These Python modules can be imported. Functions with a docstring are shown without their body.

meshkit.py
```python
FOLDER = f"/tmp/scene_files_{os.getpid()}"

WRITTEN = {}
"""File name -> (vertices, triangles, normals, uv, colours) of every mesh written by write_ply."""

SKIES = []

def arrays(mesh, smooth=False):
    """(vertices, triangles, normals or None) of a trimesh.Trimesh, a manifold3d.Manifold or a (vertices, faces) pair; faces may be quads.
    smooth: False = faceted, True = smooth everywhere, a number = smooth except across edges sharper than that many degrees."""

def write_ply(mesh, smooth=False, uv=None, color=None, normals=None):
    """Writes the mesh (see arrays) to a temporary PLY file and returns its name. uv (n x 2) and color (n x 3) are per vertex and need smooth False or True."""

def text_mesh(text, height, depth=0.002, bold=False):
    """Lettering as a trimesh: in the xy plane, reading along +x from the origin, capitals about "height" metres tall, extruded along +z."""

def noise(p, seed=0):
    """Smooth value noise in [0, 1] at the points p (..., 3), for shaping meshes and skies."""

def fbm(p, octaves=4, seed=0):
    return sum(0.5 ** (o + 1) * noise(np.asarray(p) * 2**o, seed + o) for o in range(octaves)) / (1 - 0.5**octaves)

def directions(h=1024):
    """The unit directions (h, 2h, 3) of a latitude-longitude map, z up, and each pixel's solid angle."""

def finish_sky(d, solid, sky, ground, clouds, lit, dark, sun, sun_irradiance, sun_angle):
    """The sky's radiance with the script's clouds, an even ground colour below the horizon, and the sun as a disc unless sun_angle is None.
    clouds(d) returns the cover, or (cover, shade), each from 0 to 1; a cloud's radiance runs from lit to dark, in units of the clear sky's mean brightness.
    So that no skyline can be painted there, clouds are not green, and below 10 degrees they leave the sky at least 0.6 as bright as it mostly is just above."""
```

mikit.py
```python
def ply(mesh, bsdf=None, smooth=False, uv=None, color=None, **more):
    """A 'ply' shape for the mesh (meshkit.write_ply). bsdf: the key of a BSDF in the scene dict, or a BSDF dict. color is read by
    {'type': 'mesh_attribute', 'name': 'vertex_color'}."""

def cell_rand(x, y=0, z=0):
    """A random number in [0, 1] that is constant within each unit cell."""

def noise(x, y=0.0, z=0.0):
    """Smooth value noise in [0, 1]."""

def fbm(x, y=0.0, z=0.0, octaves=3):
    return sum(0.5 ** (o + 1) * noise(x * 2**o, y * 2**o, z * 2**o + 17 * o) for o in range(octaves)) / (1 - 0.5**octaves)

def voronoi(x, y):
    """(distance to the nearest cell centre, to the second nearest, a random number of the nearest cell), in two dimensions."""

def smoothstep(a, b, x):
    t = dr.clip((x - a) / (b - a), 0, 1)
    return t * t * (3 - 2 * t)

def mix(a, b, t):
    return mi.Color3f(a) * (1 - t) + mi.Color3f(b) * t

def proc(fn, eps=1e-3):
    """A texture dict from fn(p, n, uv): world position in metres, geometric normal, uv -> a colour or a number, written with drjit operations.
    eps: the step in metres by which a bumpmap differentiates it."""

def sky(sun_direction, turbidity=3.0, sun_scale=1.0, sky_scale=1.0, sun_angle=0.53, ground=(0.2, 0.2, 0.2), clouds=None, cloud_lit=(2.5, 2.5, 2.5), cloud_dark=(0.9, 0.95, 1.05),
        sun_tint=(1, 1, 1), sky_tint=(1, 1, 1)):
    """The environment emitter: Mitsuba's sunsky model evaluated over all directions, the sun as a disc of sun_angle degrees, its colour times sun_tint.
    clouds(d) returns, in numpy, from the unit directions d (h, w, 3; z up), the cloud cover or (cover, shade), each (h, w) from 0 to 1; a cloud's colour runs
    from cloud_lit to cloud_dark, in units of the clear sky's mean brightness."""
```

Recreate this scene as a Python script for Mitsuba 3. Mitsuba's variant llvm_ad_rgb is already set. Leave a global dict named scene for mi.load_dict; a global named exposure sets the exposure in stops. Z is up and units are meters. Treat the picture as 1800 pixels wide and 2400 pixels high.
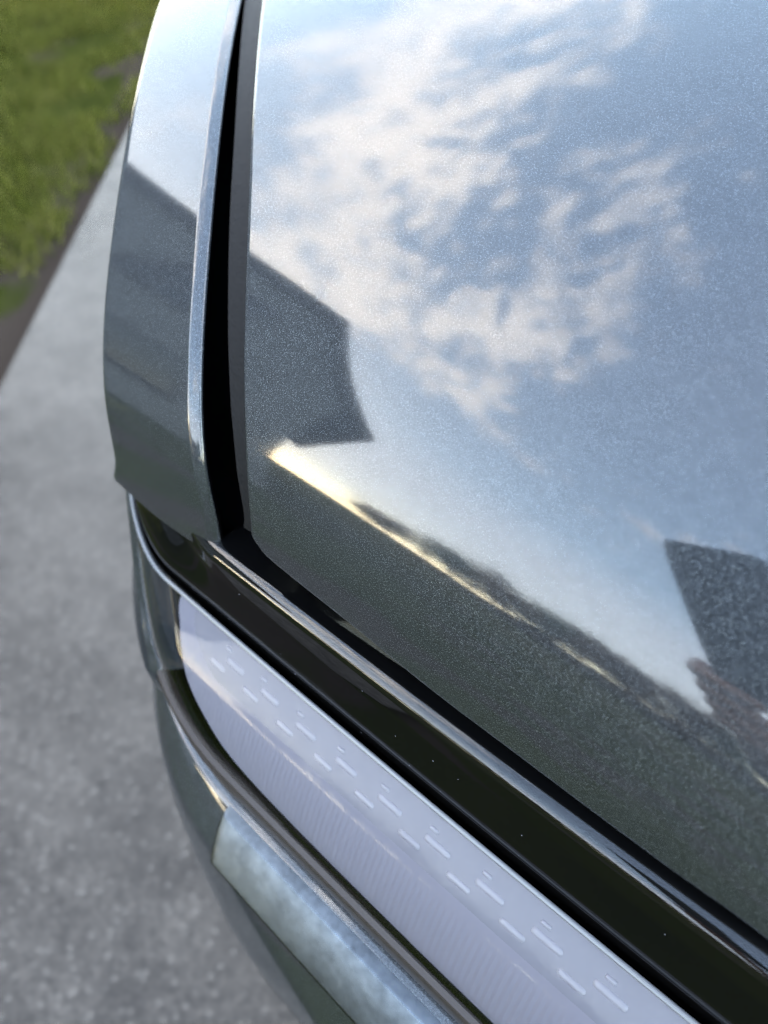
import math, numpy as np, trimesh, manifold3d, mitsuba as mi, drjit as dr, mikit, meshkit
from scipy.interpolate import PchipInterpolator, UnivariateSpline
T = mi.ScalarTransform4f

# ------------------------------------------------------------------ camera, sky, exposure
EYE = np.array([0.0, 0.0, 1.3])
FWD, UP = np.array([0.00846, 0.72185, -0.69199]), np.array([0.10102, 0.68786, 0.71878])
RIGHT = np.cross(FWD, UP)
exposure = 5.55
scene, labels = {}, {}
scene['camera'] = {'type': 'thinlens', 'fov': 2 * math.degrees(math.atan(900 / 1805)), 'fov_axis': 'x', 'aperture_radius': 0.0019,
                   'focus_distance': 0.285, 'near_clip': 0.01, 'far_clip': 2000.0,
                   'to_world': T().look_at(origin=EYE.tolist(), target=(EYE + FWD).tolist(), up=UP.tolist())}


SHEET = [(-.395,1.714,.15),(-.492,1.201,.15),(-.643,.883,.25),(-.803,.731,.5),(-.334,1.755,.3),(-.666,1.915,.3),(-.79,1.22,.75),(-.689,1.323,.2),(-.927,1.037,.35),(-.881,.921,.15),(-.977,.593,.9),(-.944,.482,.9),(-.987,.372,.95),(-.652,.774,.85),(-.701,.584,.9),(-.452,1.02,.85),(-.262,1.442,.8),(-.137,1.402,.95),(-.217,1.003,.9),(-.442,.821,.95),(-.419,.65,.9),(-.679,.37,.85),(-.827,.136,.9),(-.803,-.004,.9),(-.506,.215,.8),(-.327,.232,.55),(-.184,.586,.62),(-.078,1.013,.5),(.106,1.019,.5),(-.048,.706,.5),(-.451,.4,.45),(-.008,.509,.30),(.104,.506,.35),(-.046,.27,.25),(.226,.703,.1),(.299,.878,.15),(-.284,.074,.4),(-.424,.019,.4),(-.17,.057,.2),(-.232,-.174,.05),(-1.062,.178,.05),(-1.188,-.017,.05),(-1.127,-.241,.02),(-.713,-.227,.05),(-.524,-.308,.02),(-.801,-.455,.4),(-.625,-.496,.4),(-1.105,-.561,.1),(-.402,-.357,.02),(-1.437,-.232,.05),(-.755,-.12,.15),(-1.517,-.465,.1),
          (.8,1.3,.6),(1.2,.6,.7),(1.3,-.3,.6),(.7,.1,.5),(.5,-.7,.4),(-.2,-1.2,.3),(-1.0,-1.2,.25),(2.2,.3,.6),(-.3,2.8,.3),(1.5,2.2,.5),(-1.8,1.0,.4)]


def clouds(d):
    el, az = np.degrees(np.arcsin(np.clip(d[..., 2], -1, 1))), np.degrees(np.arctan2(d[..., 0], d[..., 1]))
    k = 1.0 / (np.maximum(d[..., 2], 0.02) + 0.12)
    u, w = d[..., 0] * k, d[..., 1] * k
    a = math.radians(35)
    p, q = u * math.cos(a) + w * math.sin(a), -u * math.sin(a) + w * math.cos(a)
    P = np.stack([p, q, 0 * p], -1)
    warp = meshkit.fbm(P * 1.7 + 5, 4, 3)
    fine = meshkit.fbm(np.stack([p * 2.2 + 1.3 * warp, q * 4.6 + 0.8 * warp, 0 * p + 3.1], -1), 7, 11)
    tuft = meshkit.fbm(np.stack([p * 13 + 2 * warp, q * 22 + warp, 0 * p + 8.1], -1), 4, 23)
    broad = meshkit.fbm(P * 0.8 + 2.0, 3, 7)
    num, den = 0.0, 1e-9                                                # how thick the altocumulus sheet is over the sky plane
    for a, b, c in SHEET:
        g = np.exp(-((u - a + .10 * (warp - .5)) ** 2 + (w - b + .10 * (fine - .5)) ** 2) / (2 * .11 ** 2)) + 1e-5 / ((u - a) ** 2 + (w - b) ** 2 + .1) ** 2
        num, den = num + g * c, den + g
    sheet = num / den
    curl = meshkit.fbm(np.stack([p * 24 + 3 * warp, q * 52 + 2 * warp, 0 * p + 2.2], -1), 4, 31)
    n = .30 * fine + .30 * tuft + .40 * curl
    cover = np.clip((n - .5) * 5.4 + 1.6 * sheet - .44, 0, 1) ** 1.1 * (.30 + .65 * sheet) * (.45 + .55 * np.clip((el - 22) / 16, 0, 1))
    cover = np.maximum(cover, .07 + .12 * np.clip(broad - .35, 0, 1))
    low = np.clip((9 - el) / 7, 0, 1) * np.clip((fine - .38) / .25, 0, 1) * .12 * np.exp(-((az + 92) / 20) ** 2)
    low = np.maximum(low, (.22) * np.clip((13 - el) / 9, 0, 1) * np.exp(-((az + 15) / 60) ** 2))
    veil = .62 * np.clip((el - 2) / 5, 0, 1) * np.clip((34 - el) / 14, 0, 1) * np.clip((-80 - az) / 9, 0, 1)
    shade = np.clip(0.75 - cover, 0, 1) * .5
    shade = np.where(veil > np.maximum(cover, low), 1.0, shade)
    return np.maximum(np.maximum(cover, low), veil), shade


SUN = np.array([math.sin(math.radians(-66)) * math.cos(math.radians(13)), math.cos(math.radians(-66)) * math.cos(math.radians(13)), math.sin(math.radians(13))])
scene['sky_light'] = mikit.sky(SUN, turbidity=3, sun_scale=0.08, clouds=clouds, cloud_lit=(2.15, 1.98, 1.8), cloud_dark=(1.2, 1.25, 1.38), sky_tint=(1.09, 1.0, .97), ground=(0.15, 0.15, 0.13))

# ------------------------------------------------------------------ materials
noise, fbm, cell, step, mix = mikit.noise, mikit.fbm, mikit.cell_rand, mikit.smoothstep, mikit.mix


def rgb(*c):
    return {'type': 'rgb', 'value': list(c)}


def flake(p):
    a = cell(p.x * 3700 + 0.4 * noise(p.x * 900, p.y * 900), p.y * 3700, p.z * 3700)
    b = noise(p.x * 1900, p.y * 1900, p.z * 1900)
    return 0.28 + 0.8 * a * a + 0.6 * b * b + 1.9 * step(0.86, 1.0, a)


scene['paint_coat'] = {'type': 'roughplastic', 'distribution': 'ggx', 'alpha': 0.0038, 'int_ior': 2.4, 'diffuse_reflectance': mikit.proc(lambda p, n, uv: mi.Color3f(0.026, 0.0288, 0.0335) * flake(p))}
scene['paint_flake'] = {'type': 'roughconductor', 'material': 'none', 'distribution': 'ggx', 'alpha': 0.42,
                        'specular_reflectance': mikit.proc(lambda p, n, uv: dr.minimum(mi.Color3f(0.295, 0.335, 0.39) * flake(p), 1.0))}
scene['paint'] = {'type': 'twosided', 'bsdf': {'type': 'blendbsdf', 'weight': 0.2, 'a': {'type': 'ref', 'id': 'paint_coat'}, 'b': {'type': 'ref', 'id': 'paint_flake'}}}
scene['gloss_black'] = {'type': 'twosided', 'bsdf': {'type': 'blendbsdf', 'weight': 0.004, 'a': {'type': 'plastic', 'int_ior': 1.33, 'diffuse_reflectance': rgb(.004, .004, .0045)},
                        'b': {'type': 'conductor', 'material': 'none', 'specular_reflectance': rgb(.95, .96, 1.0)}}}
scene['dark_chrome'] = {'type': 'twosided', 'bsdf': {'type': 'blendbsdf', 'weight': 0.055, 'a': {'type': 'plastic', 'int_ior': 1.6, 'diffuse_reflectance': rgb(.004, .004, .0045)},
                        'b': {'type': 'conductor', 'material': 'none', 'specular_reflectance': rgb(.95, .96, 1.0)}}}
scene['satin_metal'] = {'type': 'twosided', 'bsdf': {'type': 'roughconductor', 'material': 'none', 'alpha': 0.2, 'specular_reflectance': mikit.proc(
    lambda p, n, uv: mi.Color3f(0.165, 0.195, 0.23) * (0.25 + 1.5 * (0.5 * fbm(p.x * 60, p.y * 60, p.z * 60, 4) + 0.5 * fbm(p.x * 260, p.y * 260, p.z * 260, 3))))}}
scene['satin_black'] = {'type': 'twosided', 'bsdf': {'type': 'roughplastic', 'int_ior': 1.5, 'alpha': 0.3, 'diffuse_reflectance': rgb(.075, .064, .062)}}
scene['cavity_black'] = {'type': 'twosided', 'bsdf': {'type': 'diffuse', 'reflectance': rgb(.004, .004, .005)}}
scene['seal_skin'] = {'type': 'twosided', 'bsdf': {'type': 'bumpmap', 'scale': 1.0,
                      'tex': mikit.proc(lambda p, n, uv: 0.00035 * fbm(p.x * 900, p.y * 700, p.z * 900, 2), eps=2e-4),
                      'bsdf': {'type': 'roughplastic', 'alpha': 0.5, 'int_ior': 1.3, 'diffuse_reflectance': rgb(.017, .0175, .020)}}}
scene['clear_cover'] = {'type': 'thindielectric', 'int_ior': 1.24}
scene['guide_white'] = {'type': 'twosided', 'bsdf': {'type': 'roughplastic', 'alpha': 0.4, 'diffuse_reflectance': rgb(.255, .252, .318)}}
scene['guide_shelf'] = {'type': 'twosided', 'bsdf': {'type': 'roughplastic', 'alpha': 0.2, 'diffuse_reflectance': rgb(.195, .198, .246)}}
scene['led_white'] = {'type': 'twosided', 'bsdf': {'type': 'roughplastic', 'alpha': 0.12, 'diffuse_reflectance': rgb(.285, .285, .335)}}
scene['rim_clear'] = {'type': 'twosided', 'bsdf': {'type': 'roughplastic', 'alpha': 0.08, 'int_ior': 1.7, 'diffuse_reflectance': rgb(.30, .31, .33)}}


def concrete(p, n, uv):
    base = mix((0.056, 0.047, 0.041), (0.148, 0.126, 0.109), 0.25 + 1.5 * (0.6 * fbm(p.x * 11, p.y * 11, 1.0, 5) + 0.4 * fbm(p.x * 60, p.y * 60, 3.0, 3) - 0.35) + 0.5 * (fbm(p.x * 2.3, p.y * 2.3, 4.0, 2) - 0.5))
    grit = noise(p.x * 220, p.y * 220)
    d, d2, r = mikit.voronoi(p.x * 62, p.y * 62)
    peb = step(0.30, 0.20, d) * step(0.6, 0.95, r)
    e, e2, r2 = mikit.voronoi(p.x * 30 + 7, p.y * 30)
    dark = step(0.3, 0.15, e) * step(0.8, 0.9, r2)
    return mix(base * (0.55 + 0.9 * grit), mi.Color3f(0.34, 0.30, 0.265), peb * .5) * (1 - 0.3 * dark)


scene['concrete'] = {'type': 'twosided', 'bsdf': {'type': 'principled', 'roughness': 0.5, 'base_color': mikit.proc(concrete)}}
scene['soil_in'] = {'type': 'diffuse', 'reflectance': mikit.proc(lambda p, n, uv: mix(
    mix((0.026, 0.034, 0.008), (0.060, 0.066, 0.016), fbm(p.x * 3, p.y * 3, 0.0, 4)), (0.068, 0.052, 0.042),
    step(0.55, 0.72, fbm(p.x * 4 + 9, p.y * 2.2, 2.0, 3) + 0.30 * step(-1.50, -1.15, p.x) * step(-1.0, -1.2, p.x) * step(1.2, 2.2, p.y))))}
scene['soil'] = {'type': 'twosided', 'bsdf': {'type': 'ref', 'id': 'soil_in'}}
for i, c in enumerate([(.058, .074, .013), (.148, .158, .028), (.25, .235, .070)]):
    scene[f'grass_blade_{i}'] = {'type': 'twosided', 'bsdf': {'type': 'diffuse', 'reflectance': rgb(*c)}}
scene['leaf_green'] = {'type': 'twosided', 'bsdf': {'type': 'diffuse', 'reflectance': rgb(.045, .07, .02)}}
scene['leaf_rust'] = {'type': 'twosided', 'bsdf': {'type': 'diffuse', 'reflectance': rgb(.10, .05, .03)}}
scene['leaf_dry'] = {'type': 'twosided', 'bsdf': {'type': 'diffuse', 'reflectance': rgb(.17, .11, .065)}}
scene['bark'] = {'type': 'twosided', 'bsdf': {'type': 'diffuse', 'reflectance': rgb(.07, .055, .045)}}
scene['siding'] = {'type': 'twosided', 'bsdf': {'type': 'diffuse', 'reflectance': mikit.proc(lambda p, n, uv: mi.Color3f(0.17, 0.175, 0.18) * (0.85 + 0.3 * fbm(p.y * 3, p.z * 30)))}}
scene['shingle'] = {'type': 'twosided', 'bsdf': {'type': 'diffuse', 'reflectance': mikit.proc(lambda p, n, uv: mi.Color3f(0.09, 0.085, 0.085) * (0.7 + 0.6 * noise(p.x * 6, p.y * 6, p.z * 8)))}}
scene['trim_white'] = {'type': 'twosided', 'bsdf': {'type': 'diffuse', 'reflectance': rgb(.5, .5, .5)}}
scene['window_pane'] = {'type': 'twosided', 'bsdf': {'type': 'plastic', 'diffuse_reflectance': rgb(.01, .012, .015)}}
scene['skin'] = {'type': 'twosided', 'bsdf': {'type': 'roughplastic', 'alpha': 0.35, 'diffuse_reflectance': rgb(.42, .22, .16)}}
scene['sleeve_cloth'] = {'type': 'twosided', 'bsdf': {'type': 'diffuse', 'reflectance': rgb(.03, .035, .05)}}
scene['phone_glass'] = {'type': 'twosided', 'bsdf': {'type': 'roughplastic', 'alpha': 0.25, 'diffuse_reflectance': rgb(.06, .075, .095)}}


def add(key, mesh, bsdf, smooth=False, label=None, cat=None, group=None, kind=None):
    k, i = key, 0
    while k in scene:
        i += 1
        k = f'{key}_{i:03d}'
    scene[k] = mikit.ply(mesh, bsdf, smooth=smooth)
    tag(k, label, cat, group, kind)
    return k


def tag(k, label=None, cat=None, group=None, kind=None):
    d = {a: b for a, b in (('label', label), ('category', cat), ('group', group), ('kind', kind)) if b}
    if d:
        labels[k] = d


def grid(P):
    """(rows, columns, 3) points -> mesh with quads"""
    a, b = P.shape[:2]
    i = np.arange(a * b).reshape(a, b)
    q = np.stack([i[:-1, :-1], i[:-1, 1:], i[1:, 1:], i[1:, :-1]], -1).reshape(-1, 4)
    return trimesh.Trimesh(P.reshape(-1, 3), np.vstack([q[:, [0, 1, 2]], q[:, [0, 2, 3]]]), process=False)


# ------------------------------------------------------------------ the car: nose surface in (t along the front seam, v up the skin)
SEAM = math.radians(-48)
E, N_, Z = np.array([math.cos(SEAM), math.sin(SEAM), 0]), np.array([-math.sin(SEAM), math.cos(SEAM), 0]), np.array([0, 0, 1.0])
P0 = np.array([-0.0512, 0.2292, 1.3 - 0.2240])
_v = np.linspace(-0.10, 1.4, 1501)


def _profile(lam):
    tilt = np.radians(np.where(_v < 0, np.minimum(82 - _v * 120, 89), 7 + 75 * np.exp(-np.maximum(_v, 0) / lam)))
    h = _v[1] - _v[0]
    d = np.concatenate([[0], np.cumsum((np.cos(tilt[1:]) + np.cos(tilt[:-1])) / 2 * h)])
    z = np.concatenate([[0], np.cumsum((np.sin(tilt[1:]) + np.sin(tilt[:-1])) / 2 * h)])
    return PchipInterpolator(_v, d - np.interp(0, _v, d)), PchipInterpolator(_v, z - np.interp(0, _v, z))


_A, _B = _profile(0.12), _profile(0.14)


def skin(t, v, off=0.0):
    t, v = np.broadcast_arrays(np.asarray(t, float), np.asarray(v, float))

    def at(t, v):
        w = np.clip(t, -.3, .4) / .25
        s = (t + np.sqrt(t * t + .03 ** 2)) / 2
        s = np.minimum(s, .26 + .06 * np.tanh(np.maximum(s - .26, 0) / .06))
        d = _A[0](v) * (1 - w) + w * _B[0](v) + .05 * t * t
        z = _A[1](v) * (1 - w) + w * _B[1](v) - .5 * s * s
        return P0 + E * t[..., None] + N_ * d[..., None] + Z * z[..., None]
    P = at(t, v)
    n = np.cross(at(t + 1e-4, v) - at(t - 1e-4, v), at(t, v + 1e-4) - at(t, v - 1e-4))
    n /= np.linalg.norm(n, axis=-1, keepdims=True)
    return P + n * off, n


def curve(pts, s):
    """smooth polyline through the points, at the fractions s of its length"""
    pts = np.asarray(pts, float)
    L = np.concatenate([[0], np.cumsum(np.linalg.norm(np.diff(pts, axis=0), axis=1))])
    return np.stack([PchipInterpolator(L / L[-1], pts[:, k])(s) for k in range(pts.shape[1])], -1)


def fair(pts, keep=0, tol=.0008):
    """the points with the wobble of hand measuring smoothed out"""
    pts = np.asarray(pts, float)
    w = np.ones(len(pts))
    w[:keep + 1], w[-1] = 60, 10
    L = np.concatenate([[0], np.cumsum(np.linalg.norm(np.diff(pts, axis=0), axis=1))]) ** .6
    return np.stack([UnivariateSpline(L, pts[:, k], w=w, k=3, s=len(pts) * tol ** 2)(L) for k in (0, 1)], -1)


def hem(tv, r, drop, out_sign, steps=6, extra=0.0, off=0.0):
    """rows (outermost last) of a rolled edge along the boundary tv of the skin"""
    B, n = skin(tv[:, 0], tv[:, 1], off)
    tan = np.gradient(B, axis=0)
    tan /= np.linalg.norm(tan, axis=1, keepdims=True)
    o = np.cross(tan, n) * out_sign
    o /= np.linalg.norm(o, axis=1, keepdims=True)
    rows = [B + o * (r * math.sin(a)) + n * (r * (math.cos(a) - 1)) for a in np.linspace(0, math.pi / 2, steps + 1)[1:]]
    last = rows[-1]
    for k in (0.12, .5, 1.0):
        rows.append(last - n * drop * k + o * extra * k)
    return rows, o


LEFT = [(-.0029, -.0030), (-.0027, .001), (-.0034, .0102), (-.0063, .024), (-.0116, .038), (-.0179, .0512), (-.0241, .0626), (-.0333, .0791), (-.0441, .0961),
        (-.0564, .1141), (-.0717, .1335), (-.0974, .1621), (-.1296, .1944), (-.1902, .2504), (-.32, .367), (-.60, .62), (-1.1, 1.07)]
LOW = [(.0008, -.0068), (.0054, -.0093), (.0157, -.0104), (.0367, -.0113), (.0626, -.0119), (.091, -.0128), (.1392, -.0098), (.1883, -.0045), (.2211, .0008), (.30, .003), (.70, .003)]
LOW = [(a, b + .001) for a, b in LOW]
bound = np.array([(a + .0008, b) for a, b in fair(LEFT, 2)][::-1] + LOW)
seg = np.concatenate([[0], np.cumsum(np.linalg.norm(np.diff(bound, axis=0), axis=1))])
corner = seg[len(LEFT)] / seg[-1]
s = np.linspace(-1, 1, 520)
s = np.where(s < 0, corner * (1 - np.abs(s) ** 2.2), corner + (1 - corner) * np.abs(s) ** 1.6)
tvb = curve(bound, s)
rolled, _ = hem(tvb, .0028, .009, 1)
rr = np.linspace(0, 1, 170) ** 2.0
tt = np.repeat(tvb[None, :, 0], len(rr), 0)
vv = tvb[None, :, 1] * (1 - rr[:, None]) + 1.2 * rr[:, None]
top, _ = skin(tt, vv)
add('parked_car__hood', grid(np.concatenate([np.array(rolled[::-1]), top])), 'paint', True, label='large dark grey metallic hood panel mirroring clouds')

# seal strip under the hood's side edge
SEAL = [(-.0184, -.0111), (-.0188, -.0055), (-.023, .0223), (-.0342, .0504), (-.0491, .0758), (-.0604, .0941), (-.1034, .1444), (-.1405, .1834), (-.2293, .2606), (-.36, .378), (-.64, .63), (-1.14, 1.08)]
q = np.linspace(0, 1, 260) ** 1.5
sl = curve(fair(SEAL), q)
inner = sl + np.stack([np.full(len(q), .022), np.full(len(q), .004)], 1)
rows = [skin(sl[:, 0], sl[:, 1], -.036)[0], skin(sl[:, 0], sl[:, 1], -.0085)[0]] + [skin(sl[:, 0] + .0006 * k, sl[:, 1], -.0068 + .0003 * k)[0] for k in range(4)] + [skin(inner[:, 0], inner[:, 1], -.0058)[0]]
strip = np.array(rows)
strip[1:6] += Z * (0.0004 * meshkit.fbm(strip[1:6] * 420, 2, 5)[..., None])
add('parked_car__hood_seal', grid(strip), 'seal_skin', True, label='textured grey strip along the hood gap')

# fender
FR = [(-.0410, -.0372), (-.0403, -.0187), (-.0416, -.0058), (-.0445, .0125), (-.0482, .0264), (-.0520, .0419), (-.0567, .0547), (-.0637, .0689), (-.0750, .0865), (-.0899, .1092),
      (-.1111, .1364), (-.1338, .1632), (-.1587, .1891), (-.2222, .2473), (-.35, .363), (-.63, .615), (-1.13, 1.065)]
FL = [(-.1265, -.0405), (-.1205, -.0208), (-.1150, .0044), (-.1143, .0218), (-.1168, .0369), (-.1220, .0533), (-.1315, .0731), (-.1435, .0937), (-.1565, .1136), (-.1730, .1353),
      (-.2080, .1718), (-.2870, .2402), (-.43, .37), (-.71, .622), (-1.21, 1.072)]
nq = 240
qq = np.linspace(0, 1, nq) ** 1.5
fr, fl = curve(fair(FR), qq), curve(fair(FL, 0, .0013), qq)
cols = np.linspace(0, 1, 60)
tt = fl[:, None, 0] * (1 - cols) + fr[:, None, 0] * cols
vv = fl[:, None, 1] * (1 - cols) + fr[:, None, 1] * cols
# the lower edge bows a little
vv -= .004 * np.sin(np.pi * cols)[None] * np.exp(-qq[:, None] * 40)
F, nF = skin(tt, vv)


def chamfer(tv):
    B, n = skin(tv[:, 0], tv[:, 1])
    tan = np.gradient(B, axis=0)
    tan /= np.linalg.norm(tan, axis=1, keepdims=True)
    o = np.cross(tan, n)
    o /= np.linalg.norm(o, axis=1, keepdims=True)
    rows, p = [], B
    steps = [(a, .0011 * math.radians(4)) for a in np.arange(2, 26, 4)] + [(26 + 1.5 * k, .0005) for k in range(8)] + [(a, .0018 * math.radians(8)) for a in np.arange(42, 98, 8)]
    for a, h in steps:
        p = p + (o * math.cos(math.radians(a)) - n * math.sin(math.radians(a))) * (h if h > 2e-4 else 2.5e-4)
        rows.append(p)
    return rows, o


right, oR = chamfer(fr)
wall_rows, wp = [right[-1]], right[-1]
for a, h in ((112, .0008), (128, .0012), (145, .004), (152, .012), (155, .018)):
    wp = wp + (oR * math.cos(math.radians(a)) - skin(fr[:, 0], fr[:, 1])[1] * math.sin(math.radians(a))) * h
    wall_rows.append(wp)
add('parked_car__fender_inner_wall', grid(np.array(wall_rows)), 'cavity_black', True)
left, oL = hem(fl, .0060, .075, -1, 8, .004)
G = np.concatenate([np.array(left[::-1]).transpose(1, 0, 2), F, np.array(right).transpose(1, 0, 2)], 1)
# rolled bottom edge
first, second = G[0], G[1]
dn = (first - second) / np.linalg.norm(first - second, axis=1, keepdims=True)
nb = np.vstack([np.repeat(nF[0][:1], len(left), 0), nF[0], np.repeat(nF[0][-1:], len(right), 0)])
nb[:len(left)] = np.array([oL[0] * math.sin(a) + nF[0][0] * math.cos(a) for a in np.linspace(math.pi / 2, 0.1, len(left))])
nb[-len(right):] = np.array([oR[0] * math.sin(a) + nF[0][-1] * math.cos(a) for a in np.linspace(0.1, math.pi / 2, len(right))])
bot = [first + dn * (.0012 * math.sin(a)) + nb * (.0012 * (math.cos(a) - 1)) for a in np.linspace(0, math.pi / 2, 5)[1:]]
bot.append(bot[-1] - nb * .006)
add('parked_car__fender', grid(np.concatenate([np.array(bot[::-1]), G])), 'paint', True, label='narrow dark grey metallic fender panel beside the hood gap')


# ------------------------------------------------------------------ the belt below the hood
def belt(t, z, d, tc=-.075, k=5.5, cap=.85):
    t, z, d = np.broadcast_arrays(np.asarray(t, float), np.asarray(z, float), np.asarray(d, float))
    u = np.maximum(tc - t, 0)
    u1 = cap / (2 * k)
    c = np.where(u < u1, k * u * u, k * u1 * u1 + cap * (u - u1))
    return P0 + E * t[..., None] + N_ * (d + .05 * t * t + c)[..., None] + Z * z[..., None]


def ramp(x, a, b):
    x = np.clip((x - a) / (b - a), 0, 1)
    return x * x * (3 - 2 * x)


tb = np.concatenate([np.linspace(-.5, -.2, 12)[:-1], np.linspace(-.2, .30, 300), np.linspace(.30, .72, 24)[1:]])


def loft(rows, t=tb):
    return grid(np.array([belt(t, *r) for r in rows]))


tuck = .0065 * ramp(-tb, .033, .072)
trim = [(-.030, .05), (-.0290, .010)] + [(-.0350 + .0062 * math.cos(a), -.0012 - .0062 * math.sin(a)) for a in np.linspace(0, 1.47, 14)] + [(-.042, -.00755), (-.046, -.0082), (-.053, -.0095), (-.062, -.0111), (-.0745, -.0132)]
rows = [belt(tb, z + .020 * ramp(-tb, .088, .155) * ramp(-z, .04, .0745), d + tuck * (1 - ramp(-z, .038, .060)), -.075, 5.5) for z, d in trim]
for r in range(2):
    rows[r] = rows[r] - Z * (.03 * ramp(-tb, .036, .046))[:, None]
rows.append(rows[-1] - Z * .001 + N_ * .009)
nl = 2 + 14 - 2
add('parked_car__trim_lip', grid(np.array(rows[1:nl + 1])), 'dark_chrome', True, label='bright reflecting rounded lip of the trim under the hood')
add('parked_car__trim_panel', grid(np.array(rows[nl:])), 'gloss_black', True, label='gloss black trim panel between the hood and the light bar')
add('parked_car__trim_shelf', grid(np.array(rows[:2])), 'gloss_black', True)

dr_ = np.random.default_rng(8)
dust = []
for k in range(16):
    ti, zi = dr_.uniform(-.03, .26), dr_.uniform(-.072, -.043)
    m = trimesh.creation.icosphere(subdivisions=1, radius=dr_.uniform(.00012, .00026))
    m.apply_translation(belt(ti, zi, np.interp(-zi, [.042, .0745], [-.00755, -.0132])))
    dust.append(m)
for k in range(18):
    tv = (dr_.uniform(-.05, .25), dr_.uniform(.0, .2))
    m = trimesh.creation.icosphere(subdivisions=1, radius=dr_.uniform(.00010, .00022))
    m.apply_translation(skin(tv[0], max(tv[1], .0 if tv[0] > 0 else -tv[0] * 1.4 + .02))[0])
    dust.append(m)
add('parked_car__dust', trimesh.util.concatenate(dust), 'led_white', kind='stuff')

# lens: profile from the top edge to the bottom edge
LZ = np.array([-.0742, -.0775, -.086, -.098, -.112, -.124, -.130])
LD = np.array([-.0150, -.0185, -.0270, -.0370, -.0452, -.0500, -.0508])
LQ = np.concatenate([[0], np.cumsum(np.hypot(np.diff(LZ), np.diff(LD)))])
LQ /= LQ[-1]
_lz, _ld = PchipInterpolator(LQ, LZ), PchipInterpolator(LQ, LD)


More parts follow.
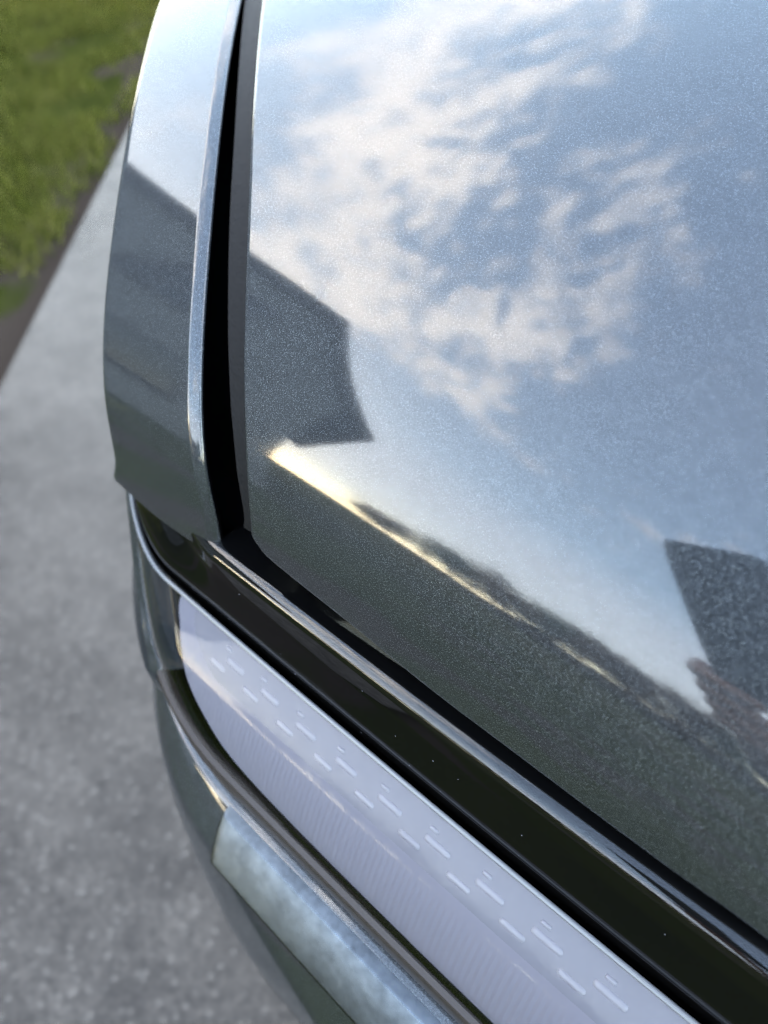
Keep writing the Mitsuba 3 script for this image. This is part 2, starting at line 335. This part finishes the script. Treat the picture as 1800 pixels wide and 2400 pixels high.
def lens(t, q, inset=0.0):
    tc, k = -.075 + .075 * q, 5.5 - 3.2 * q
    lift = .020 * ramp(-np.asarray(t, float), .088, .155) * np.maximum(1 - q, 0) ** 1.5
    P = belt(t, _lz(q) + lift, _ld(q), tc, k)
    if np.any(inset):
        h = 1e-3
        f = lambda t, q: belt(t, _lz(q), _ld(q), -.075 + .075 * q, 5.5 - 3.2 * q)
        n = np.cross(f(t + h, q) - f(t - h, q), f(t, np.minimum(q + h, 1)) - f(t, np.maximum(q - h, 0)))
        n /= np.linalg.norm(n, axis=-1, keepdims=True)
        n *= np.sign((n * -N_).sum(-1, keepdims=True))
        P = P - n * np.asarray(inset)[..., None]
    return P


qs = np.linspace(0, 1, 40)
t_end = PchipInterpolator([-.2, 0, .12, .26, .40, .56, .75, .90, 1, 1.2], [-.1385, -.1385, -.1285, -.1215, -.1155, -.1070, -.0960, -.0840, -.0760, -.0760])
cw = np.concatenate([np.linspace(0, .6, 260), np.linspace(.6, 1, 24)[1:]])


def from_end(q):
    return t_end(q)[:, None] + (.72 - t_end(q)[:, None]) * cw[None]


add('parked_car__light_bar', grid(lens(from_end(qs), np.repeat(qs[:, None], len(cw), 1))), 'clear_cover', True, label='clear curved cover of the white front light bar')


def tube(pts, r, seg=10):
    pts = np.asarray(pts, float)
    tan = np.gradient(pts, axis=0)
    tan /= np.linalg.norm(tan, axis=1, keepdims=True)
    a = np.cross(tan, [0.1, 0.2, 1.0])
    a /= np.linalg.norm(a, axis=1, keepdims=True)
    b = np.cross(tan, a)
    r = np.broadcast_to(np.asarray(r, float), (len(pts),))[:, None]
    return grid(np.array([pts + r * (a * math.cos(x) + b * math.sin(x)) for x in np.linspace(0, 2 * math.pi, seg + 1)]))


rim_t = tb[tb > -.137]
add('parked_car__light_bar__top_rim', tube(lens(rim_t, 0 * rim_t) - Z * .0004, .0011), 'rim_clear', True, label='thin bright rim along the top edge of the light bar')
# white light guide 3 mm behind the cover, rounded off at its outer end
gt = np.concatenate([np.linspace(-.0655, .26, 1000), np.linspace(.26, .72, 60)[1:]])
gq = np.linspace(0, 1, 70)
edge_t = [-.0660, -.0635, -.0585, -.055, -.050, -.0445, -.0405, -.025, -.0035, .015, .0325, .065, .11, .16, .8]
edge_q = [.05, .13, .22, .295, .39, .50, .56, .70, .83, .885, .915, .94, .955, .96, .96]
qb = PchipInterpolator(edge_t, edge_q)(gt)
Q = .02 + gq[:, None] * (qb[None] - .02)
ribs = .00015 * np.sin(gt[None] * 2 * math.pi / .0030) * np.clip((Q - .41) / .12, 0, 1) * np.clip((qb[None] - .03 - Q) / .05, 0, 1)
G = lens(np.repeat(gt[None], len(gq), 0), Q, .0030 + ribs)
back = lens(gt, qb, .012)
add('parked_car__light_bar__light_guide', grid(np.concatenate([G, back[None]])), 'guide_white', True, label='milky white ribbed light guide inside the light bar')
# the frosted shelf of the guide that carries the light segments
st = gt[gt > -.052]
shelf_q = np.linspace(.03, .375, 24)
sq = shelf_q[:, None] * np.clip((st[None] + .052) / .03, 0, 1) ** .5 + .03 * (1 - np.clip((st[None] + .052) / .03, 0, 1) ** .5)
add('parked_car__light_bar__segment_shelf', grid(lens(np.repeat(st[None], 24, 0), sq, .0027 + .0002 * np.clip((sq - .25) / .12, 0, 1))), 'guide_shelf', True)
hq = np.linspace(0.0, 1, 14)
add('parked_car__light_bar__housing', grid(lens(from_end(hq), np.repeat(hq[:, None], len(cw), 1), .0135 * ramp(cw, 0, .012)[None] + .0012)), 'gloss_black', True)


def pill(t0, t1, q, w, h):
    """a low rounded bar on the light guide from t0 to t1"""
    u = np.linspace(-1, 1, 15)
    r = np.sqrt(np.maximum(1 - np.abs(u) ** 8, 0)) 
    rows = []
    for x in np.linspace(-1, 1, 9):
        rows.append(lens((t0 + t1) / 2 + (t1 - t0) / 2 * u, q + w * x * r, .0030 - h * r * (1 - x * x) ** .5 + .0003))
    return grid(np.array(rows))


for row, (t0, pitch, length, q, w, n) in enumerate([(-.030, .02565, .0125, .285, .027, 14), (-.0205, .0259, .0145, .195, .030, 14), (-.0235, .0266, .0050, .125, .018, 14)]):
    for i in range(n):
        a = t0 + pitch * i
        lift = .015 if i < 2 else 0
        add('parked_car__light_bar__light_segment', pill(a, a + length, q - lift, w, .0012), 'led_white', True)

# body-coloured panel at the outer end of the light bar
sw = np.concatenate([np.linspace(0, .3, 40), np.linspace(.3, 1, 16)[1:]])
rows = []
for z, d in ((-.026, -.0070), (-.040, -.0090), (-.050, -.0120)):
    t = -.1375 - sw * .36
    rows.append(belt(t, z, d, -.075, 5.5) - N_ * (.0035 * ramp(sw, 0, .03))[:, None])
for q in np.linspace(.0, 1, 16):
    t = float(t_end(q)) - .0006 - sw * .36
    rows.append(lens(t, np.full(len(t), q), -.0003 - .0038 * ramp(sw, 0, .03)))
t = -.0766 - sw * .36
for z, d in ((-.1345, -.0545), (-.152, -.0540)):
    rows.append(belt(t, z, d, 0, 2.1) - N_ * (.0038 * ramp(sw, 0, .03))[:, None])
P = np.array(rows)
turn = P[:, :1] + N_ * .006 + E * .0015
add('parked_car__end_panel', grid(np.concatenate([turn, P], 1)), 'paint', 50)

# bezel, bumper and ledge
bz = [(-.1305, -.0505, 0, 2.3), (-.1315, -.0530, 0, 2.25), (-.134, -.0540, 0, 2.2), (-.146, -.0535, 0, 2.1), (-.1495, -.0520, 0, 2.1), (-.1505, -.045, 0, 2.1)]
add('parked_car__bezel', loft(bz, tb[tb > -.078]), 'satin_black', 40, label='dark satin strip under the light bar')
bm = [(-.150, -.046, 0, 2.1), (-.1515, -.0430, .0, 2.2), (-.1575, -.0430, .0, 2.3), (-.1582, -.0548, .0, 2.3), (-.1592, -.0572, .0, 2.4), (-.168, -.0640, .002, 2.5), (-.178, -.0710, .005, 2.6), (-.184, -.0745, .008, 2.6), (-.190, -.0765, .010, 2.6),
      (-.21, -.081, .015, 2.6), (-.24, -.0855, .025, 2.6), (-.28, -.088, .03, 2.6), (-.33, -.087, .03, 2.6), (-.38, -.082, .04, 2.4), (-.50, -.06, .06, 2.2), (-.72, -.01, .08, 2.0), (-.90, .06, .10, 2.0), (-.92, .14, .12, 2.0)]
add('parked_car__bumper', loft(bm), 'paint', 50, label='grey painted bumper below the light bar')
lt = np.linspace(.0, .72, 200)
w = np.linspace(0, 1, 200)


def ledge_row(z, d, t0):
    t = t0 + (.72 - t0) * w
    return belt(t, z, d, .0, 2.6)


led = [ledge_row(-.1585, -.050, .0035), ledge_row(-.1587, -.0605, .0035), ledge_row(-.1595, -.0622, .0034), ledge_row(-.166, -.0690, .0045), ledge_row(-.1775, -.0783, .0070), ledge_row(-.1795, -.0790, .0072), ledge_row(-.1865, -.0780, .0075), ledge_row(-.1875, -.070, .0075)]
led = np.array(led)
endc = led[:, :1] - E * .0022 + (N_ * .0018)
endd = endc - E * .0006 + N_ * .008
add('parked_car__bumper__ledge', grid(np.concatenate([endd, endc, led], 1)), 'satin_metal', 25, label='pale satin silver bumper ledge with a bright cut end')
# dark tray behind the gaps, and the inner body
rows = [belt(tb, -.030, .05), belt(tb, -.034, .012), belt(tb, -.08, .02), belt(tb, -.16, .0), belt(tb, -.3, .0), belt(tb, -.88, .10)]
add('parked_car__inner_panel', grid(np.array(rows)), 'cavity_black', True)
add('parked_car__inner_tray', grid(np.array([skin(fr[:, 0] - .068 + .168 * x, fr[:, 1], -.036)[0] for x in np.linspace(0, 1, 8)])), 'cavity_black', True)

# ------------------------------------------------------------------ ground
rng = np.random.default_rng(4)
add('driveway', trimesh.creation.box((9.13, 34.0, .2), trimesh.transformations.translation_matrix((-1.13 + 9.13 / 2, .15 + 17.0, -.1))), 'concrete', kind='structure')
gx, gy = np.meshgrid(np.concatenate([[-900, -200, -60], np.linspace(-25, -1.6, 60), np.linspace(-1.55, -1.1, 12), np.linspace(-.9, 8, 24), [12, 60, 900]]), np.concatenate([[-900, -200, -60], np.linspace(-28, -.5, 58), np.linspace(-.45, .13, 9), [.17], np.linspace(.3, 30, 62), [70, 200, 900]]))
gz = -.035 + .05 * (meshkit.fbm(np.stack([gx, gy, 0 * gx], -1) * .9, 3, 2) - .5) * (np.abs(gx + 1.1) > .25) + .02 * (gx < -1.3)
gz = np.where((gx > -1.1) & (gy > .16), -.08, gz)
add('lawn', grid(np.stack([gx, gy, gz], -1)), 'soil', True, kind='structure')


def scatter_blades(n, x0, x1, y0, y1, hmin, hmax, seed, width):
    r = np.random.default_rng(seed)
    x, y = r.uniform(x0, x1, n), r.uniform(y0, y1, n)
    m = meshkit.fbm(np.stack([x * 2.2, y * 2.2, 0 * x], -1), 3, 9)
    keep = (r.uniform(0, 1, n) < np.clip((m - .32) * 5, .04, 1)) & (x < -1.05 - .30 * meshkit.fbm(np.stack([y * 2.6, 0 * y, 0 * y], -1), 3, 4) - .10 * r.uniform(0, 1, n))
    x, y, m = x[keep], y[keep], m[keep]
    n = len(x)
    h = r.uniform(hmin, hmax, n) * (.5 + m)
    a, lean = r.uniform(0, 2 * np.pi, n), r.uniform(.1, .8, n)
    base = np.stack([x, y, np.full(n, -.04)], -1)
    side = np.stack([np.cos(a), np.sin(a), 0 * a], -1) * width
    b = r.uniform(0, 2 * np.pi, n)
    tip = base + np.stack([np.cos(b) * lean * h, np.sin(b) * lean * h, h + .02], -1)
    v = np.concatenate([base - side, base + side, tip])
    i = np.arange(n)
    return v, np.stack([i, i + n, i + 2 * n], -1)


for i in range(3):
    v, f = scatter_blades(60000, -4.5, -1.15, 1.2, 11, .03, .10, 20 + i, .004)
    key = 'grass' if i == 0 else f'grass__{i:03d}'
    scene[key] = mikit.ply((v, f), f'grass_blade_{i}')
labels['grass'] = {'label': 'patchy green grass growing along the driveway edge', 'category': 'grass', 'kind': 'stuff'}

# ------------------------------------------------------------------ house at the left (seen mirrored)
def box(x0, x1, y0, y1, z0, z1):
    return trimesh.creation.box((x1 - x0, y1 - y0, z1 - z0), trimesh.transformations.translation_matrix(((x0 + x1) / 2, (y0 + y1) / 2, (z0 + z1) / 2)))


HX, YW, YP, YB, ZP = -5.2, .15, 1.7, 9.0, 5.45
sf, sb = 1.06, .12                                                    # slopes of the front and the long rear roof


def roof_z(y):
    return ZP - (sf * (YP - y) if y < YP else sb * (y - YP))


def extrude_x(poly, x0, x1):
    from shapely.geometry import Polygon
    m = trimesh.creation.extrude_polygon(Polygon(poly), x1 - x0, engine='earcut')
    m.apply_transform(np.array([[0, 0, 1, x0], [1, 0, 0, 0], [0, 1, 0, 0], [0, 0, 0, 1.0]]))
    return m


add('saltbox_house__wall', extrude_x([(YW, -.1), (YB, -.1), (YB, roof_z(YB) - .16), (YP, ZP - .16), (YW, roof_z(YW) - .16)], HX - 9, HX), 'siding')
for k in range(26):                                                   # clapboards of the gable end
    z0 = .25 + .2 * k
    y0 = YW if z0 + .2 < roof_z(YW) - .2 else YP - (ZP - z0 - .4) / sf
    y1 = YB if z0 + .2 < roof_z(YB) - .2 else YP + (ZP - z0 - .4) / sb
    if y1 - y0 > .2:
        b = trimesh.Trimesh([(HX + .001, y0, z0), (HX + .001, y1, z0), (HX + .028, y1, z0), (HX + .028, y0, z0), (HX + .001, y0, z0 + .2), (HX + .001, y1, z0 + .2), (HX + .008, y1, z0 + .2), (HX + .008, y0, z0 + .2)],
                            [(3, 2, 6), (3, 6, 7), (0, 2, 3), (0, 1, 2), (1, 6, 2), (1, 5, 6), (0, 3, 7), (0, 7, 4), (4, 7, 6), (4, 6, 5)], process=False)
        add('saltbox_house__wall__plank', b, 'siding')
add('saltbox_house__roof', extrude_x([(YP, ZP), (YW - .47, roof_z(YW - .47)), (YW - .47, roof_z(YW - .47) - .16), (YP, ZP - .157)], HX - 9.2, HX + .25), 'shingle')
add('saltbox_house__roof', extrude_x([(YP, ZP), (YB + .3, roof_z(YB + .3)), (YB + .3, roof_z(YB + .3) - .16), (YP, ZP - .157)], HX - 9.2, HX + .25), 'shingle')
for yc, zc in ((1.5, 1.6), (4.0, 1.6), (6.5, 1.6), (2.4, 3.9)):
    k = add('saltbox_house__window', box(HX + .012, HX + .034, yc - .42, yc + .42, zc - .6, zc + .6), 'window_pane')
    for b in (box(HX + .010, HX + .065, yc - .5, yc - .42, zc - .68, zc + .68), box(HX + .010, HX + .065, yc + .42, yc + .5, zc - .68, zc + .68), box(HX + .010, HX + .065, yc - .42, yc + .42, zc + .6, zc + .68), box(HX + .010, HX + .065, yc - .42, yc + .42, zc - .68, zc - .6)):
        add(k + '__frame', b, 'shingle')
tag('saltbox_house', 'grey clapboard house with a long rear roof beside the driveway, mirrored in the car paint', 'house')


# ------------------------------------------------------------------ trees beyond the lawn (seen mirrored)
def tree(key, x, y, h, spread, leaf, seed, nleaf, label):
    r = np.random.default_rng(seed)
    pts = np.array([(x + .03 * h * math.sin(k * 1.3 + seed), y + .03 * h * math.cos(k * 1.7), h * .75 * k / 6) for k in range(7)])
    parts = [tube(pts, np.linspace(.035 * h * .6, .02, 7), 8)]
    ends = []
    for b in range(16):
        k = r.uniform(.3, .95)
        p = np.array([np.interp(k * 6, range(7), pts[:, c]) for c in range(3)])
        a, e = r.uniform(0, 6.28), r.uniform(.2, 1.0)
        d = np.array([math.cos(a) * math.cos(e), math.sin(a) * math.cos(e), math.sin(e)]) * spread * (1.15 - .5 * k) * r.uniform(.6, 1.1)
        q = p + d * np.array([[0], [.5], [1.0]]) + np.array([[0, 0, 0], [0, 0, .04 * h], [0, 0, .02 * h]])
        parts.append(tube(q, [.012 * h, .007 * h, .003], 6))
        ends += [q[1], q[2], (q[1] + q[2]) / 2]
    add(key + '__trunk', trimesh.util.concatenate(parts), 'bark', True)
    ends = np.array(ends)
    c = ends[r.integers(0, len(ends), nleaf)] + r.normal(0, spread * .20, (nleaf, 3))
    s = r.uniform(.06, .16, (nleaf, 1))
    v = np.concatenate([c + r.normal(0, 1, (nleaf, 3)) * s for _ in range(3)])
    i = np.arange(nleaf)
    add(key + '__crown', (v, np.stack([i, i + nleaf, i + 2 * nleaf], -1)), leaf)
    tag(key, label, 'tree') if label else None


for i, (az, dist, h, sp, leaf, n, lab) in enumerate([
        (-104, 34, 5.2, 3.0, 'leaf_dry', 2500, 'tan thin-crowned tree at the far left end of the mirrored tree row'),
        (-111, 40, 6.5, 3.4, 'leaf_green', 4000, 'broad green tree, second from the left in the mirrored tree row'),
        (-117, 30, 5.5, 2.8, 'leaf_dry', 2500, 'tan sparse tree between the two green trees in the mirrored row'),
        (-123, 36, 7.5, 3.6, 'leaf_green', 5000, 'tallest green tree near the middle of the mirrored tree row'),
        (-129, 27, 5.5, 2.8, 'leaf_rust', 4500, 'rust brown round tree in the mirrored row'),
        (-136, 33, 7.0, 3.4, 'leaf_rust', 4500, 'reddish brown tall tree right of the round rust tree'),
        (-144, 30, 7.5, 3.4, 'leaf_green', 5000, 'dark green tree at the right end of the mirrored row')]):
    key = 'tree' if i == 0 else f'tree_{i:03d}'
    a = math.radians(az)
    tree(key, dist * math.sin(a), dist * math.cos(a), h, sp, leaf, 40 + i, n, lab)

hr = np.random.default_rng(5)
nh = 14000
ha = np.radians(hr.uniform(-156, -106, nh))
hd = hr.uniform(38, 43, nh)
hh = (0.5 + 2.6 * meshkit.fbm(np.stack([ha * 25, 0 * ha, 0 * ha], -1), 4, 2)) * np.clip((-113 - np.degrees(ha)) / 8, .08, 1)
hc = np.stack([hd * np.sin(ha), hd * np.cos(ha), hh * hr.uniform(0, 1, nh) ** .8], -1)
i = np.arange(nh)
add('hedgerow', (np.concatenate([hc + hr.normal(0, .28, (nh, 3)) for _ in range(3)]), np.stack([i, i + nh, i + 2 * nh], -1)), 'leaf_dry', False,
    'low tan hedgerow under the mirrored trees behind the lawn', 'hedge', kind='stuff')
tr = np.random.default_rng(77)
for i in range(20):
    az = math.radians(-109 - 2.1 * i + tr.uniform(-.8, .8))
    dist = tr.uniform(46, 70)
    h = tr.uniform(5, 14)
    key = f'tree_{7 + i:03d}'
    tree(key, dist * math.sin(az), dist * math.cos(az), h, h * .42, ('leaf_dry', 'leaf_rust', 'leaf_green')[i % 3], 90 + i, int(tr.uniform(250, 1100)), None)
    c = ('tan', 'rust brown', 'green')[i % 3]
    nth = ('first', 'second', 'third', 'fourth', 'fifth', 'sixth', 'seventh')[i // 3]
    tag(key, f'{nth} {c} tree from the left in the distant belt mirrored', 'tree', f'{c} trees of the distant belt')

# ------------------------------------------------------------------ the phone that takes the picture and the hand that holds it (seen mirrored)
C2W = np.eye(4)
C2W[:3, 0], C2W[:3, 1], C2W[:3, 2], C2W[:3, 3] = RIGHT, UP, FWD, EYE


def rounded_box(w, h, d, r, c):
    a = manifold3d.Manifold.batch_hull([manifold3d.Manifold.sphere(.002, 12).translate((sx * (w / 2 - .002), sy * (h / 2 - .002), sz * (d / 2 - .002))) if r <= .002 else
                                        manifold3d.Manifold.cylinder(d, r, r, 32, True).translate((sx * (w / 2 - r), sy * (h / 2 - r), 0)) for sx in (-1, 1) for sy in (-1, 1) for sz in (-1, 1)])
    return a.translate(c)


def to_mesh(m):
    q = m.to_mesh()
    t = trimesh.Trimesh(q.vert_properties[:, :3], q.tri_verts, process=False)
    t.apply_transform(C2W)
    return t


# camera space: x right, y up, z forward; the lens sits near the phone's upper corner
PW, PH = .088, .172
pcx, pcy = -.085 + PW / 2, .022 - PH / 2
add('phone__body', to_mesh(rounded_box(PW, PH, .0078, .011, (pcx, pcy, -.0095))), 'phone_glass', 30)
add('phone__camera_bump', to_mesh(rounded_box(.034, .034, .0015, .008, (.0, -.010, -.0048))), 'phone_glass', 30)
ringm = manifold3d.Manifold.cylinder(.002, .007, .007, 40) - manifold3d.Manifold.cylinder(.004, .0055, .0055, 40).translate((0, 0, -.001))
add('phone__lens_ring', to_mesh(ringm.translate((0, 0, -.0042))), 'satin_black', 30)
add('phone__lens_ring', to_mesh(ringm.translate((0, -.019, -.0042))), 'satin_black', 30)
tag('phone', 'dark phone held up in front of the car, mirrored in the hood', 'phone')


def chain(pts, rad):
    ms = []
    for (a, ra), (b, rb) in zip(zip(pts[:-1], rad[:-1]), zip(pts[1:], rad[1:])):
        ms.append(manifold3d.Manifold.batch_hull([manifold3d.Manifold.sphere(ra, 20).translate(tuple(a)), manifold3d.Manifold.sphere(rb, 20).translate(tuple(b))]))
    return ms


ex = -.085                                                            # the phone's left edge
parts = []
for k, (y, l) in enumerate([(-.062, .052), (-.083, .060), (-.104, .056), (-.123, .044)]):
    parts += chain([(ex - .022, y + .004, -.020), (ex - .014, y + .003, -.001), (ex + .016, y, .004), (ex + .016 + l * .45, y - .004, .003)], [.0098, .0092, .0084, .0070])
parts.append(manifold3d.Manifold.batch_hull([manifold3d.Manifold.sphere(r, 20).translate(c) for r, c in (
    (.011, (ex - .024, -.060, -.022)), (.011, (ex - .024, -.120, -.022)), (.014, (ex - .010, -.075, -.034)), (.016, (ex - .006, -.125, -.040)), (.017, (ex - .02, -.150, -.045)))]))
parts += chain([(ex - .006, -.095, -.036), (ex + .010, -.070, -.026), (ex + .026, -.050, -.0225), (ex + .036, -.038, -.0215)], [.014, .0105, .0095, .008])
parts += chain([(ex - .014, -.135, -.040), (ex - .030, -.185, -.060), (ex - .050, -.26, -.10)], [.021, .024, .032])
hand = parts[0]
for m in parts[1:]:
    hand = hand + m
hand = hand.refine_to_length(.0035)
hm = hand.to_mesh()
hm = trimesh.Trimesh(hm.vert_properties[:, :3], hm.tri_verts, process=True)
trimesh.smoothing.filter_taubin(hm, iterations=10)
hm.apply_translation((-.000, -.078, 0))
hm.apply_transform(C2W)
add('person__hand', hm, 'skin', True)
slv = manifold3d.Manifold.batch_hull([manifold3d.Manifold.sphere(.036, 24).translate((ex - .042, -.235, -.088)), manifold3d.Manifold.sphere(.055, 24).translate((ex - .08, -.44, -.26))])
slv = slv.translate((-.000, -.078, 0))
sm = to_mesh(slv.refine_to_length(.012))
sm.vertices += (meshkit.fbm(sm.vertices * 30, 3, 3)[:, None] - .5) * .012 * sm.vertex_normals
add('person__sleeve', sm, 'sleeve_cloth', True)
tag('person', 'hand in a dark sleeve holding the phone, mirrored in the hood', 'person')
tag('parked_car', 'dark grey metallic car front corner with hood, fender and white light bar', 'car')
